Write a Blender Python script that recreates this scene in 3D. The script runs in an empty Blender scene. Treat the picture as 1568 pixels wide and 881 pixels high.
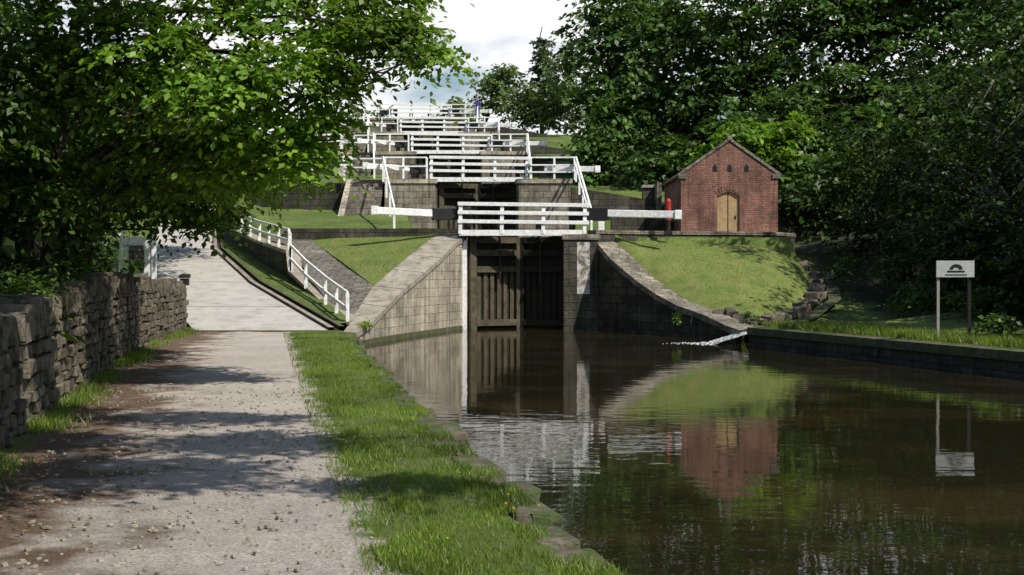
import bpy, math, random
import numpy as np
from mathutils import Vector
random.seed(7); rng=np.random.default_rng(7)
S=bpy.context.scene
V=Vector
# ------------------------------------------------------------------ materials
def newmat(name,rough=0.8):
    m=bpy.data.materials.new(name); m.use_nodes=True
    nt=m.node_tree; b=nt.nodes['Principled BSDF']; b.inputs['Roughness'].default_value=rough
    b.inputs['Specular IOR Level'].default_value=0.3
    return m,nt,b
def N(nt,t,**k):
    return nt.nodes.new(t)
def noise(nt,scale,detail=6,vec=None,rough=0.6):
    n=N(nt,'ShaderNodeTexNoise'); n.inputs['Scale'].default_value=scale; n.inputs['Detail'].default_value=detail
    n.inputs['Roughness'].default_value=rough
    if vec is None:
        tc=N(nt,'ShaderNodeTexCoord'); vec=tc.outputs['Object']
    nt.links.new(vec,n.inputs['Vector']); return n.outputs['Fac']
def ramp(nt,fac,stops):
    r=N(nt,'ShaderNodeValToRGB'); e=r.color_ramp.elements
    while len(e)<len(stops): e.new(0.5)
    for i,(p,c) in enumerate(stops):
        e[i].position=p; e[i].color=(*c,1)
    nt.links.new(fac,r.inputs['Fac']); return r.outputs['Color']
def g3(v): return (v,v,v)
def mix(nt,a,b,fac,mode='MIX'):
    m=N(nt,'ShaderNodeMix'); m.data_type='RGBA'; m.blend_type=mode
    for s,v in ((6,a),(7,b)):
        if isinstance(v,tuple): m.inputs[s].default_value=(*v,1)
        else: nt.links.new(v,m.inputs[s])
    if isinstance(fac,(int,float)): m.inputs[0].default_value=fac
    else: nt.links.new(fac,m.inputs[0])
    return m.outputs[2]
def bump(nt,b,h,strength=0.5,dist=0.02):
    n=N(nt,'ShaderNodeBump'); n.inputs['Strength'].default_value=strength; n.inputs['Distance'].default_value=dist
    nt.links.new(h,n.inputs['Height']); nt.links.new(n.outputs['Normal'],b.inputs['Normal'])
def math_(nt,op,a,b=None,clamp=False):
    m=N(nt,'ShaderNodeMath'); m.operation=op; m.use_clamp=clamp
    for i,v in enumerate((a,b)):
        if v is None: continue
        if isinstance(v,(int,float)): m.inputs[i].default_value=v
        else: nt.links.new(v,m.inputs[i])
    return m.outputs[0]
def stonemat(name,c1,c2,mort,bw=.62,bh=.3,ms=.014,stain=(.35,1.15),rough=.85,distort=.05,moss=0.25):
    m,nt,b=newmat(name,rough)
    uv=N(nt,'ShaderNodeTexCoord')
    nz=N(nt,'ShaderNodeTexNoise'); nz.inputs['Scale'].default_value=3; nt.links.new(uv.outputs['Object'],nz.inputs['Vector'])
    vm=N(nt,'ShaderNodeVectorMath'); vm.operation='MULTIPLY_ADD'
    nt.links.new(nz.outputs['Color'],vm.inputs[0]); vm.inputs[1].default_value=(distort,)*3
    nt.links.new(uv.outputs['UV'],vm.inputs[2])
    br=N(nt,'ShaderNodeTexBrick'); nt.links.new(vm.outputs[0],br.inputs['Vector'])
    br.inputs['Color1'].default_value=(*c1,1); br.inputs['Color2'].default_value=(*c2,1); br.inputs['Mortar'].default_value=(*mort,1)
    br.inputs['Scale'].default_value=1; br.inputs['Brick Width'].default_value=bw; br.inputs['Row Height'].default_value=bh
    br.inputs['Mortar Size'].default_value=ms; br.inputs['Mortar Smooth'].default_value=.6
    n1=noise(nt,.9,8); n2=noise(nt,14,6)
    st=ramp(nt,n1,[(.32,g3(stain[0])),(.68,g3(stain[1]))])
    c=mix(nt,br.outputs['Color'],st,1,'MULTIPLY')
    c=mix(nt,c,ramp(nt,n2,[(.25,g3(.5)),(.75,g3(1.35))]),.85,'MULTIPLY')
    mp=N(nt,'ShaderNodeMapping'); mp.inputs['Scale'].default_value=(3,3,.25); nt.links.new(uv.outputs['Object'],mp.inputs[0])
    sk=noise(nt,1.5,5,mp.outputs[0]); c=mix(nt,c,ramp(nt,sk,[(.38,g3(.5)),(.58,g3(1.05))]),.8,'MULTIPLY')
    n3=noise(nt,2.3,7)
    c=mix(nt,c,(.045,.06,.02),math_(nt,'MULTIPLY',ramp(nt,n3,[(.52,g3(0)),(.68,g3(1))]),moss))
    nt.links.new(c,b.inputs['Base Color'])
    h=math_(nt,'SUBTRACT',n2,math_(nt,'MULTIPLY',br.outputs['Fac'],1.2)); bump(nt,b,h,.9,.04)
    return m
def noisemat(name,c1,c2,scale=4,s2=30,rough=.85,bs=.3,bd=.01,dirt=None,dl=(.5,.68)):
    m,nt,b=newmat(name,rough)
    c=ramp(nt,noise(nt,scale,8),[(.3,c1),(.7,c2)])
    n2=noise(nt,s2,5)
    c=mix(nt,c,ramp(nt,n2,[(.3,g3(.6)),(.7,g3(1.25))]),.7,'MULTIPLY')
    if dirt: c=mix(nt,c,dirt,math_(nt,'MULTIPLY',ramp(nt,noise(nt,scale*1.7+.37,9),[(dl[0],g3(0)),(dl[1],g3(1))]),.8))
    nt.links.new(c,b.inputs['Base Color']); bump(nt,b,n2,bs,bd)
    return m
M={}
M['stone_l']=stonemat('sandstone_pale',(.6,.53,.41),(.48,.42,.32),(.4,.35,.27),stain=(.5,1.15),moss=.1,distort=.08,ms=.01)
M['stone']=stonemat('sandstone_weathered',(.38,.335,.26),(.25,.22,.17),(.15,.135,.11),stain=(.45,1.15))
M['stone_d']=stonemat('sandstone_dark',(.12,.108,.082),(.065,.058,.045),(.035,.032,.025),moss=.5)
M['brick']=stonemat('red_brick',(.44,.2,.14),(.3,.14,.1),(.28,.23,.19),bw=.25,bh=.095,ms=.013,distort=.01,stain=(.5,1.15),moss=.08)
M['slate']=stonemat('stone_slate',(.24,.22,.17),(.15,.14,.11),(.05,.05,.04),bw=.4,bh=.3,ms=.02,moss=.5)
M['paving']=stonemat('stone_paving',(.3,.27,.22),(.22,.2,.165),(.12,.11,.075),bw=.5,bh=.18,ms=.02,stain=(.6,1.1),moss=.3)
M['coping']=noisemat('stone_coping',(.24,.21,.165),(.42,.375,.31),1.5,s2=20,dirt=(.12,.11,.07))
M['edging']=noisemat('mossy_edging',(.06,.052,.036),(.19,.16,.115),3.1,s2=16,bs=.9,bd=.03,dirt=(.05,.085,.015),dl=(.42,.56))
M['rubble']=noisemat('gritstone',(.055,.047,.035),(.23,.195,.145),2.6,s2=22,bs=.8,bd=.03,dirt=(.03,.04,.015),dl=(.5,.62))
M['concrete']=noisemat('ramp_concrete',(.44,.41,.375),(.52,.49,.45),1.0,s2=40,dirt=(.3,.28,.25))
M['joint']=noisemat('ramp_joint',(.26,.24,.21),(.34,.32,.28),1.5)
M['white']=noisemat('white_paint',(.82,.82,.8),(.9,.9,.88),3,s2=9,rough=.5,bs=.1,dirt=(.6,.59,.54),dl=(.6,.78))
M['black']=noisemat('black_paint',(.012,.012,.012),(.03,.028,.026),3,rough=.5)
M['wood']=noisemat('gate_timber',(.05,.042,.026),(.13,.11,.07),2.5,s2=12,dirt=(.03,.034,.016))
M['wood_d']=noisemat('dark_shade_timber',(.012,.011,.008),(.03,.026,.018),2.5,s2=12)  # near-black tone, also carries the shade of the right gate leaf
M['door']=noisemat('door_plywood',(.36,.24,.12),(.48,.33,.17),2,s2=6,rough=.6,bs=.1)
M['red']=noisemat('red_paint',(.35,.02,.02),(.5,.04,.03),4,rough=.5)
M['bark']=noisemat('bark',(.03,.024,.017),(.09,.075,.055),3,s2=18,bs=.8,bd=.03)
M['soil']=noisemat('soil',(.03,.025,.016),(.07,.055,.035),3,s2=25)
M['grass']=noisemat('grass_turf',(.1,.155,.028),(.18,.225,.05),1.3,s2=35,bs=.7,bd=.04,dirt=(.23,.205,.08),dl=(.44,.68))
M['skin']=noisemat('skin',(.45,.28,.2),(.5,.32,.24),4)
M['blue']=noisemat('blue_cloth',(.04,.04,.22),(.07,.06,.3),5)
M['trous']=noisemat('dark_trousers',(.03,.03,.04),(.05,.05,.06),5)
m,nt,b=newmat('hill_ground',.95)
c=ramp(nt,noise(nt,.35,8),[(.35,(.08,.125,.026)),(.65,(.15,.2,.045))])
n2=noise(nt,9,8); c=mix(nt,c,ramp(nt,n2,[(.3,g3(.45)),(.7,g3(1.3))]),.9,'MULTIPLY')
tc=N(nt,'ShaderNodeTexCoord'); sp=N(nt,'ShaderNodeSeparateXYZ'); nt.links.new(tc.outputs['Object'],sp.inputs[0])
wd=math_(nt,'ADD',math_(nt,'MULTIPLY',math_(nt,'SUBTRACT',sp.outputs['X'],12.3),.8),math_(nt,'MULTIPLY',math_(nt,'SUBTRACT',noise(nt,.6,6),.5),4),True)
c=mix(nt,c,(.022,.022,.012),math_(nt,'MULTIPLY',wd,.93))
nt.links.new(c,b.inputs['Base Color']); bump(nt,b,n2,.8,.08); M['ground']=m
m,nt,b=newmat('towpath_gravel',.95)
tc=N(nt,'ShaderNodeTexCoord'); sp=N(nt,'ShaderNodeSeparateXYZ'); nt.links.new(tc.outputs['UV'],sp.inputs[0])
nA=noise(nt,1.6,8); nB=noise(nt,38,6,rough=.8); nC=noise(nt,.5,6); nE=noise(nt,7,6)
grav=ramp(nt,nB,[(.34,(.27,.22,.185)),(.5,(.52,.46,.4)),(.66,(.76,.7,.63))])
grav=mix(nt,grav,ramp(nt,nC,[(.3,g3(.85)),(.7,g3(1.12))]),1,'MULTIPLY')
grav=mix(nt,grav,ramp(nt,nE,[(.3,g3(.8)),(.7,g3(1.1))]),1,'MULTIPLY')
soil=ramp(nt,nB,[(.35,(.055,.036,.024)),(.65,(.24,.16,.105))])
grs=ramp(nt,nB,[(.3,(.06,.1,.02)),(.7,(.17,.22,.05))])
bare=ramp(nt,nB,[(.3,(.09,.07,.045)),(.7,(.24,.2,.14))])
grs=mix(nt,grs,bare,ramp(nt,noise(nt,2.4,6),[(.58,g3(0)),(.66,g3(1))]))
sf=math_(nt,'SUBTRACT',1.9,sp.outputs['Y']); sf=math_(nt,'ADD',sf,math_(nt,'MULTIPLY',math_(nt,'SUBTRACT',nA,.5),4.0)); sf=math_(nt,'MULTIPLY',sf,1.1,True)
c=mix(nt,grav,soil,sf)
gf=math_(nt,'ADD',math_(nt,'ADD',sp.outputs['X'],.08),math_(nt,'MULTIPLY',math_(nt,'SUBTRACT',nA,.5),1.1)); gf=math_(nt,'MULTIPLY',gf,6,True)
c=mix(nt,c,grs,gf)
wf=math_(nt,'SUBTRACT',.45,sp.outputs['Y']); wf=math_(nt,'ADD',wf,math_(nt,'SUBTRACT',nA,.5)); wf=math_(nt,'MULTIPLY',wf,4,True)
c=mix(nt,c,grs,wf)
nt.links.new(c,b.inputs['Base Color']); bump(nt,b,nB,1,.03); M['path']=m
m,nt,b=newmat('canal_water',.02)
b.inputs['IOR'].default_value=1.33; b.inputs['Specular IOR Level'].default_value=.5
tc=N(nt,'ShaderNodeTexCoord'); mp=N(nt,'ShaderNodeMapping'); mp.inputs['Scale'].default_value=(.8,1.5,1); nt.links.new(tc.outputs['Object'],mp.inputs[0])
w1=noise(nt,2.2,3,mp.outputs[0],.45); w2=noise(nt,.5,3,mp.outputs[0],.5)
calm=ramp(nt,noise(nt,.16,3),[(.4,g3(.35)),(.6,g3(1.0))])
bump(nt,b,math_(nt,'MULTIPLY',math_(nt,'ADD',w1,math_(nt,'MULTIPLY',w2,1.3)),calm),.1,.04)
fl=noise(nt,30,2); flk=ramp(nt,fl,[(.74,(.015,.014,.006)),(.77,(.25,.23,.17))])
brn=mix(nt,flk,(.042,.03,.013),math_(nt,'MULTIPLY',ramp(nt,noise(nt,.3,4,mp.outputs[0]),[(.48,g3(0)),(.6,g3(1))]),.6))
nt.links.new(brn,b.inputs['Base Color'])
M['water']=m
m,nt,b=newmat('foam',.5); c=ramp(nt,noise(nt,11,5),[(.4,(.16,.15,.12)),(.54,(.82,.84,.84))]); nt.links.new(c,b.inputs['Base Color']); bump(nt,b,noise(nt,12,4),1,.08); M['foam']=m
m,nt,b=newmat('sunlit_streak_stone',.8); c=ramp(nt,noise(nt,3.5,9,rough=.75),[(.42,(.14,.12,.09)),(.58,(.62,.6,.54))]); nt.links.new(c,b.inputs['Base Color']); M['lit_streak']=m
def leafmat(name,c1,c2,c3,tr=.4):
    m=bpy.data.materials.new(name); m.use_nodes=True; nt=m.node_tree
    nt.nodes.clear(); out=N(nt,'ShaderNodeOutputMaterial')
    g=N(nt,'ShaderNodeNewGeometry')
    c=ramp(nt,g.outputs['Random Per Island'],[(0,c1),(.6,c2),(1,c3)])
    c=mix(nt,c,ramp(nt,noise(nt,.45,2),[(.38,g3(.6)),(.62,g3(1.3))]),1,'MULTIPLY')
    d=N(nt,'ShaderNodeBsdfDiffuse'); t=N(nt,'ShaderNodeBsdfTranslucent'); gl=N(nt,'ShaderNodeBsdfGlossy'); gl.inputs['Roughness'].default_value=.45
    gl.inputs['Color'].default_value=(.5,.5,.5,1)
    nt.links.new(c,d.inputs['Color']); c2_=mix(nt,c,(1.5,1.4,.6),1,'MULTIPLY'); nt.links.new(c2_,t.inputs['Color'])
    a=N(nt,'ShaderNodeMixShader'); a.inputs[0].default_value=tr; nt.links.new(d.outputs[0],a.inputs[1]); nt.links.new(t.outputs[0],a.inputs[2])
    e=N(nt,'ShaderNodeMixShader'); e.inputs[0].default_value=.04; nt.links.new(a.outputs[0],e.inputs[1]); nt.links.new(gl.outputs[0],e.inputs[2])
    nt.links.new(e.outputs[0],out.inputs[0]); return m
M['leaf_near']=leafmat('leaf_sycamore',(.09,.18,.02),(.15,.28,.03),(.24,.37,.05),.5)
M['leaf_mid']=leafmat('leaf_hedge',(.035,.075,.012),(.06,.125,.018),(.11,.19,.03),.4)
M['leaf_wood']=leafmat('leaf_woodland',(.04,.085,.02),(.07,.14,.028),(.13,.22,.05),.35)
M['leaf_dark']=leafmat('leaf_shade',(.016,.034,.008),(.028,.056,.012),(.05,.09,.018),.3)  # darker leaves: heavy shade in these crowns is put into the colour
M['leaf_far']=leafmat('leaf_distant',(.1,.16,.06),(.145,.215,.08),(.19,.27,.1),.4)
M['leaf_conifer']=leafmat('needle',(.05,.08,.05),(.07,.11,.065),(.1,.14,.09),.2)
M['blade']=leafmat('grass_blade',(.1,.175,.02),(.165,.25,.035),(.27,.33,.075),.45)
# ------------------------------------------------------------------ mesh builder
class MB:
    def __init__(s): s.v=[]; s.f=[]; s.m=[]; s.mats=[]
    def mi(s,k):
        if k not in s.mats: s.mats.append(k)
        return s.mats.index(k)
    def add(s,vs,fs,k):
        o=len(s.v); s.v+= [tuple(p) for p in vs]; i=s.mi(k)
        for f in fs: s.f.append([o+q for q in f]); s.m.append(i)
    def obb(s,c,t,n,u,hx,hy,hz,k,jit=0):
        c=V(c);t=V(t).normalized();n=V(n).normalized();u=V(u).normalized()
        vs=[]
        for a in(-1,1):
            for b_ in(-1,1):
                for d in(-1,1):
                    p=c+t*hx*a+n*hy*b_+u*hz*d
                    if jit: p=p+V((random.uniform(-jit,jit),random.uniform(-jit,jit),random.uniform(-jit,jit)))
                    vs.append(p)
        s.add(vs,[(0,1,3,2),(4,6,7,5),(0,4,5,1),(2,3,7,6),(0,2,6,4),(1,5,7,3)],k)
    def box(s,x0,x1,y0,y1,z0,z1,k): s.obb(((x0+x1)/2,(y0+y1)/2,(z0+z1)/2),(1,0,0),(0,1,0),(0,0,1),abs(x1-x0)/2,abs(y1-y0)/2,abs(z1-z0)/2,k)
    def beam(s,p,q,w,h,k):
        p=V(p);q=V(q);t=(q-p); L=t.length; t.normalize()
        ref=V((0,0,1)) if abs(t.z)<.9 else V((0,1,0))
        n=ref.cross(t).normalized(); u=t.cross(n).normalized()
        s.obb((p+q)/2,t,n,u,L/2,w/2,h/2,k)
    def prism(s,poly,z0,z1,k,ktop=None):
        n=len(poly); zz1=z1 if isinstance(z1,(list,tuple)) else [z1]*n
        vs=[(x,y,z0) for x,y in poly]+[(x,y,zz1[i]) for i,(x,y) in enumerate(poly)]
        s.add(vs,[(i,(i+1)%n,(i+1)%n+n,i+n) for i in range(n)],k)
        s.add([(x,y,zz1[i]) for i,(x,y) in enumerate(poly)],[tuple(range(n))],ktop or k)
    def loft(s,A,B,k):
        n=len(A); s.add(list(A)+list(B),[(i,i+1,n+i+1,n+i) for i in range(n-1)],k)
    def cyl(s,p,q,r0,r1,k,seg=12):
        p=V(p);q=V(q);t=(q-p).normalized(); ref=V((0,0,1)) if abs(t.z)<.9 else V((1,0,0))
        n=ref.cross(t).normalized();u=t.cross(n)
        vs=[p+(n*math.cos(a)+u*math.sin(a))*r0 for a in [i*2*math.pi/seg for i in range(seg)]]+[q+(n*math.cos(a)+u*math.sin(a))*r1 for a in [i*2*math.pi/seg for i in range(seg)]]
        s.add(vs,[(i,(i+1)%seg,seg+(i+1)%seg,seg+i) for i in range(seg)]+[tuple(range(seg)),tuple(range(seg,2*seg))],k)
    def build(s,name,parent=None,bevel=0,smooth=False,uvs=None):
        me=bpy.data.meshes.new(name); me.from_pydata(s.v,[],s.f)
        for k in s.mats: me.materials.append(M[k])
        me.polygons.foreach_set('material_index',s.m)
        me.update()
        uvl=me.uv_layers.new(name='UVMap')
        for p in me.polygons:
            n=p.normal
            vert=abs(n.z)<.7
            t=V((0,0,1)).cross(n) if vert else None
            if vert: t.normalize()
            for li in p.loop_indices:
                co=me.vertices[me.loops[li].vertex_index].co
                if uvs is not None: uvl.data[li].uv=uvs[me.loops[li].vertex_index]
                elif vert: uvl.data[li].uv=(co.dot(t),co.z)
                else: uvl.data[li].uv=(co.x,co.y)
        if smooth: me.polygons.foreach_set('use_smooth',[True]*len(me.polygons))
        o=bpy.data.objects.new(name,me); S.collection.objects.link(o)
        if parent: o.parent=parent
        if bevel:
            bm=o.modifiers.new('b','BEVEL'); bm.width=bevel; bm.segments=2; bm.limit_method='ANGLE'
        return o
def empty(name,loc=(0,0,0)):
    o=bpy.data.objects.new(name,None); S.collection.objects.link(o); return o
# ------------------------------------------------------------------ site layout (metres, y = north up the flight)
EX=[(2.1,-2),(.6,7.2),(-.63,13.5),(-2.1,22),(-3.55,30),(-4.5,37),(-4.3,39.3),(-3.6,42.8),(-2.6,47),(-1.8,50),(-1.8,51.5)]
E2=[(15,-30),(13.8,5),(12,20),(9.67,28),(6.9,38),(6.3,42.5),(5.55,44),(4.5,46.5),(3.25,49.5),(3.2,51.5)]
WX=[(-1.5,-6),(-3,3),(-4.8,12.2),(-6.6,20.6),(-8.2,28.7),(-9.55,38.2)]
def ip(tab,y): return np.interp(y,[b for a,b in tab],[a for a,b in tab])
PR=[(.9,-1),(-.66,7.16),(-2.2,15),(-6.3,36.7)]
WALLX=[(-4.8,38.5),(-6.1,42),(-7.84,46),(-8.05,46.8),(-10,51.5),(-13.2,60),(-15.8,70),(-17.6,95),(-19,140)]
HR=[(-.1,30),(0,37.5),(1.3,46),(2.7,56),(4.1,66),(6.3,80),(8.6,95),(12.5,115),(15.3,140),(16,400)]
HT=[(-.4,37),(.7,46),(2.1,51),(3.1,52.5),(3.7,56),(4.7,64),(5.0,66.4),(6.15,67.6),(7.3,76),(7.9,81.6),(9.0,83.2),(10.4,95.6),(11.7,97.4),(14,111),(15.5,125),(16,400)]
HRT=[(.02,38),(.0,42),(.6,48),(1.8,55),(3.2,64),(5.2,66.5),(7.6,80),(10.3,95),(13.2,110),(15.5,130),(16,400)]
LX=[(-9.1,37.5),(-12.6,46),(-15.4,56),(-17.9,66),(-19.2,80),(-20.3,95),(-22,140)]
def ax(y): return .1-.135*(y-50)
xs=np.concatenate([-np.geomspace(1500,42,12),np.arange(-40,40.1,.5),np.geomspace(42,1500,12)])
ys=np.concatenate([-np.geomspace(1500,12,12),np.arange(-10,130.1,.5),np.geomspace(133,3000,14)])
Z=np.zeros((len(ys),len(xs)))
for j,y in enumerate(ys):
    a=ax(min(y,130)); e=ip(EX,y); e2=ip(E2,y)
    left=np.full(len(xs),float(ip(HR,y))-.12)
    if y>38.2:
        w=ip(WALLX,y); t=np.clip((xs-w-.1)/.8,0,1); left=left*(1-t)+t*float(ip(HT,y))
        left+=np.clip(ip(LX,y)-xs-.5,0,60)*.12
    else: left+=np.clip(ip(WX,y)-xs-.8,0,40)*.1
    right=np.full(len(xs),float(ip(HRT,y)))
    if 51.5<=y<64.5: right=np.where(xs<11.4,3.1,right)
    right+=np.clip(xs-np.maximum(14,e2+3),0,60)*.22
    z=np.where(xs<a,left,right)
    if y<51.6: z=np.where((xs>e-.7)&(xs<e2+.7),-1.6,z)
    elif y<125: z=np.where(np.abs(xs-a-.2)<3.6,z-3.0,z)
    Z[j]=z
Z+=rng.normal(0,.015,Z.shape)
nx,ny=len(xs),len(ys)
gv=np.stack([np.tile(xs,ny),np.repeat(ys,nx),Z.ravel()],1)
def npmesh(name,verts,quads,mats,midx=None,smooth=False):
    me=bpy.data.meshes.new(name); me.vertices.add(len(verts)); me.vertices.foreach_set('co',np.asarray(verts,dtype=np.float32).ravel())
    q=np.asarray(quads,dtype=np.int32); me.loops.add(q.size); me.loops.foreach_set('vertex_index',q.ravel())
    me.polygons.add(len(q)); me.polygons.foreach_set('loop_start',np.arange(len(q),dtype=np.int32)*q.shape[1])
    for k in mats: me.materials.append(M[k])
    if midx is not None: me.polygons.foreach_set('material_index',np.asarray(midx,dtype=np.int32))
    if smooth: me.polygons.foreach_set('use_smooth',np.ones(len(q),dtype=bool))
    me.update(calc_edges=True); me.validate()
    o=bpy.data.objects.new(name,me); S.collection.objects.link(o); return o
J,I=np.meshgrid(np.arange(ny-1),np.arange(nx-1),indexing='ij'); a0=(J*nx+I).ravel()
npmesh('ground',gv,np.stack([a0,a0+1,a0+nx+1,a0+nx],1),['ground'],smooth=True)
b=MB(); b.add([(-12,-60,-.45),(40,-60,-.45),(40,51,-.45),(-12,51,-.45)],[(0,1,2,3)],'water'); b.build('canal_water')
b=MB(); uv=[]; rows=np.arange(-6,37.61,.4); cols=14; vs=[]
for y in rows:
    l=ip(WX,y)-.15; r=ip(EX,y)-.12; p=ip(PR,y)
    for c in range(cols+1):
        x=l+(r-l)*c/cols
        z=random.uniform(-.012,.012)+( .03 if x>p+.3 else 0)-(.10 if c==cols else 0)
        vs.append((x,y,z)); uv.append((x-p,x-l))
fs=[(j*(cols+1)+i,j*(cols+1)+i+1,(j+1)*(cols+1)+i+1,(j+1)*(cols+1)+i) for j in range(len(rows)-1) for i in range(cols)]
b.add(vs,fs,'path'); b.build('towpath',smooth=True,uvs=uv)
b=MB()
yy=np.arange(-4,37.2,.5)
b.loft([(ip(EX,y)-.05,y,-1.6) for y in yy],[(ip(EX,y)-.05,y,-.12) for y in yy],'stone_d')
b.build('canal_bank_wall')
b=MB(); y=1.0
while y<36.5:
    L=random.uniform(.4,1.15); ym=y+L/2; e=ip(EX,ym); d=V((ip(EX,ym+.5)-ip(EX,ym-.5),1,0)).normalized(); n=V((d.y,-d.x,0))
    w=random.uniform(.14,.27); off=random.uniform(-.16,.07)
    c=V((e,ym,0))+n*(off-w+.12); c.z=-.115+random.uniform(-.05,.03)
    b.obb(c,d+n*random.uniform(-.08,.08),n,V((random.uniform(-.06,.06),random.uniform(-.04,.04),1)),L/2-random.uniform(.01,.06),w,.1,'edging',.045)
    y+=L+ (random.uniform(.2,.7) if random.random()<.16 else .01)
b.build('canal_edging_stones',bevel=.025)
b=MB()
yy=list(np.arange(-20,38.1,1.0))
b.loft([(ip(E2,y),y,-1.6) for y in yy],[(ip(E2,y),y,-.08) for y in yy],'stone_d')
b.loft([(ip(E2,y)-.06,y,-.1) for y in yy],[(ip(E2,y)-.06,y,.1) for y in yy],'edging')
b.loft([(ip(E2,y)-.06,y,.1) for y in yy],[(ip(E2,y)+.4,y,.12) for y in yy],'edging')
b.loft([(ip(E2,y)+.4,y,.12) for y in yy],[(ip(E2,y)+2.2,y,.2) for y in yy],'grass')
b.loft([(ip(E2,y)+2.2,y,.2) for y in yy],[(ip(E2,y)+4,y,.3) for y in yy],'grass')
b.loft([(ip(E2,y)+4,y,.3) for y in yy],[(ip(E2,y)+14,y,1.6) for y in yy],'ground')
b.box(8.72,9.02,31.2,31.5,-.32,-.1,'black')
b.build('canal_quay_wall')
HRp=lambda y: float(ip(HR,y))
L=[(ip(LX,y),y,HRp(y)) for y in np.arange(37.5,130,2)]
RX=[(-5.2,37.5),(-9.2,46),(-12.8,56),(-15.1,66),(-17,80),(-18,95),(-20,140)]
R=[(ip(RX,y),y,HRp(y)) for y in np.arange(37.5,130,2)]
b=MB(); b.loft(L,R,'concrete')
for i,y in enumerate([41.5,46.5,53,60]):
    x0=ip(LX,y)+.05;x1=ip(RX,y)-.05; z=HRp(y)+.008
    b.add([(x0,y,z),(x1,y,z),(x1,y+.04,HRp(y+.04)+.008),(x0,y+.04,HRp(y+.04)+.008)],[(0,1,2,3)],'joint')
b.add([(-9.2,37.3,.035),(-5.1,37.3,.035),(-5.1,37.6,.035),(-9.2,37.6,.035),(-9.2,37.3,-.1),(-5.1,37.3,-.1)],[(0,1,2,3),(4,5,1,0)],'edging')
b.build('concrete_ramp')
b=MB()
yy=np.arange(37.7,90,.7)
for off,w,hh in((.0,.16,.09),(.32,.14,.12)):
    A=[(ip(RX,y)+off,y,HRp(y)+hh) for y in yy];B=[(ip(RX,y)+off+w,y,HRp(y)+hh) for y in yy];C=[(ip(RX,y)+off,y,HRp(y)-.1) for y in yy];D=[(ip(RX,y)+off+w,y,HRp(y)-.1) for y in yy]
    b.loft(A,B,'edging' if off else 'coping'); b.loft(C,A,'stone_d'); b.loft(B,D,'stone_d')
b.loft([(ip(RX,y)+.16,y,HRp(y)+.01) for y in yy],[(ip(RX,y)+.32,y,HRp(y)+.01) for y in yy],'soil')
yy=np.arange(38.3,70,.7)
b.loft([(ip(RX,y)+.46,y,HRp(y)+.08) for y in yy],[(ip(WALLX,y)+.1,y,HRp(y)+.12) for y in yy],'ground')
b.build('ramp_kerb')
RW=[(-4.79,38.5,.2),(-6.1,42,.78),(-7.84,46,1.8),(-8.05,46.8,2.5),(-10,51.5,2.98),(-13.2,60,3.9),(-15.6,69,5.2)]
b=MB()
for (p,q) in zip(RW[:-1],RW[1:]):
    dx,dy=q[0]-p[0],q[1]-p[1]; l=math.hypot(dx,dy); n=(dy/l*.35,-dx/l*.35)
    poly=[(p[0],p[1]),(p[0]+n[0],p[1]+n[1]),(q[0]+n[0],q[1]+n[1]),(q[0],q[1])]
    b.prism(poly,min(HRp(p[1]),HRp(q[1]))-.5,[p[2]-.08,p[2]-.08,q[2]-.08,q[2]-.08],'stone_d')
    n2=(dy/l*.45,-dx/l*.45); mm=(-dy/l*.05,dx/l*.05)
    A0=V((p[0]+mm[0],p[1]+mm[1],p[2]));B0=V((p[0]+n2[0],p[1]+n2[1],p[2]));A1=V((q[0]+mm[0],q[1]+mm[1],q[2]));B1=V((q[0]+n2[0],q[1]+n2[1],q[2])); dz=V((0,0,-.12))
    b.add([A0,B0,B1,A1,A0+dz,B0+dz,B1+dz,A1+dz],[(0,1,2,3),(4,0,3,7),(5,6,2,1),(0,4,5,1),(3,2,6,7)],'coping')
b.build('retaining_wall')
def railing(name,pts,h=.9,rails=(1,.5),w=.09,post=.1,parent=None):
    b=MB()
    P=[V(p) for p in pts]
    for p in P:
        b.obb(p+V((0,0,h/2-.02)),(1,0,0),(0,1,0),(random.uniform(-.02,.02),0,1),post/2,post/2,h/2+.02,'white')
    for p,q in zip(P[:-1],P[1:]):
        for r in rails: 
            off=V((0,-.07,0)) if r<.99 else V((0,0,.02))
            b.beam(p+V((0,0,h*r))+off,q+V((0,0,h*r))+off,.06,w,'white')
    return b.build(name,bevel=.008,parent=parent)
def subdiv(p,q,n): return [tuple(V(p).lerp(V(q),i/n)) for i in range(n+1)]
low=[(-4.85,38.5,.2),(-5.35,39.8,.42),(-5.9,41.3,.66),(-6.9,43.7,1.2),(-7.75,45.8,1.75)]
railing('white_railing',low,.88)
up=subdiv((-8.0,46.9,2.5),(-9.95,51.5,2.98),3)[:-1]+subdiv((-9.95,51.5,2.98),(-13.1,60,3.9),4)
railing('white_railing',up,.72)
b=MB(); b.beam((-7.75,45.8,2.6),(-8.0,46.9,3.2),.06,.09,'white'); b.beam((-7.78,45.8,1.75),(-7.78,45.8,3.1),.1,.1,'white'); b.build('white_railing')
A=[(-1.8,50,3.1),(-2.1,49.0,2.9),(-2.6,47,2.24),(-3.1,45,1.7),(-3.6,42.8,1.16),(-4.0,41,.62),(-4.3,39.3,.18),(-4.5,37.1,-.02)]
CL=[(-2.8,50.3,3.18),(-3.1,49.2,2.95),(-3.65,47,2.35),(-4.1,45,1.82),(-4.55,43,1.26),(-4.75,41.2,.72),(-4.85,39.3,.22),(-4.8,37.1,-.0)]
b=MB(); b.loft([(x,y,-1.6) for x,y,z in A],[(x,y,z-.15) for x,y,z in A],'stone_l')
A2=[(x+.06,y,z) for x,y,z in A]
b.loft([(x,y,z-.17) for x,y,z in A2],A2,'coping'); b.loft(A2,CL,'coping')
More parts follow.
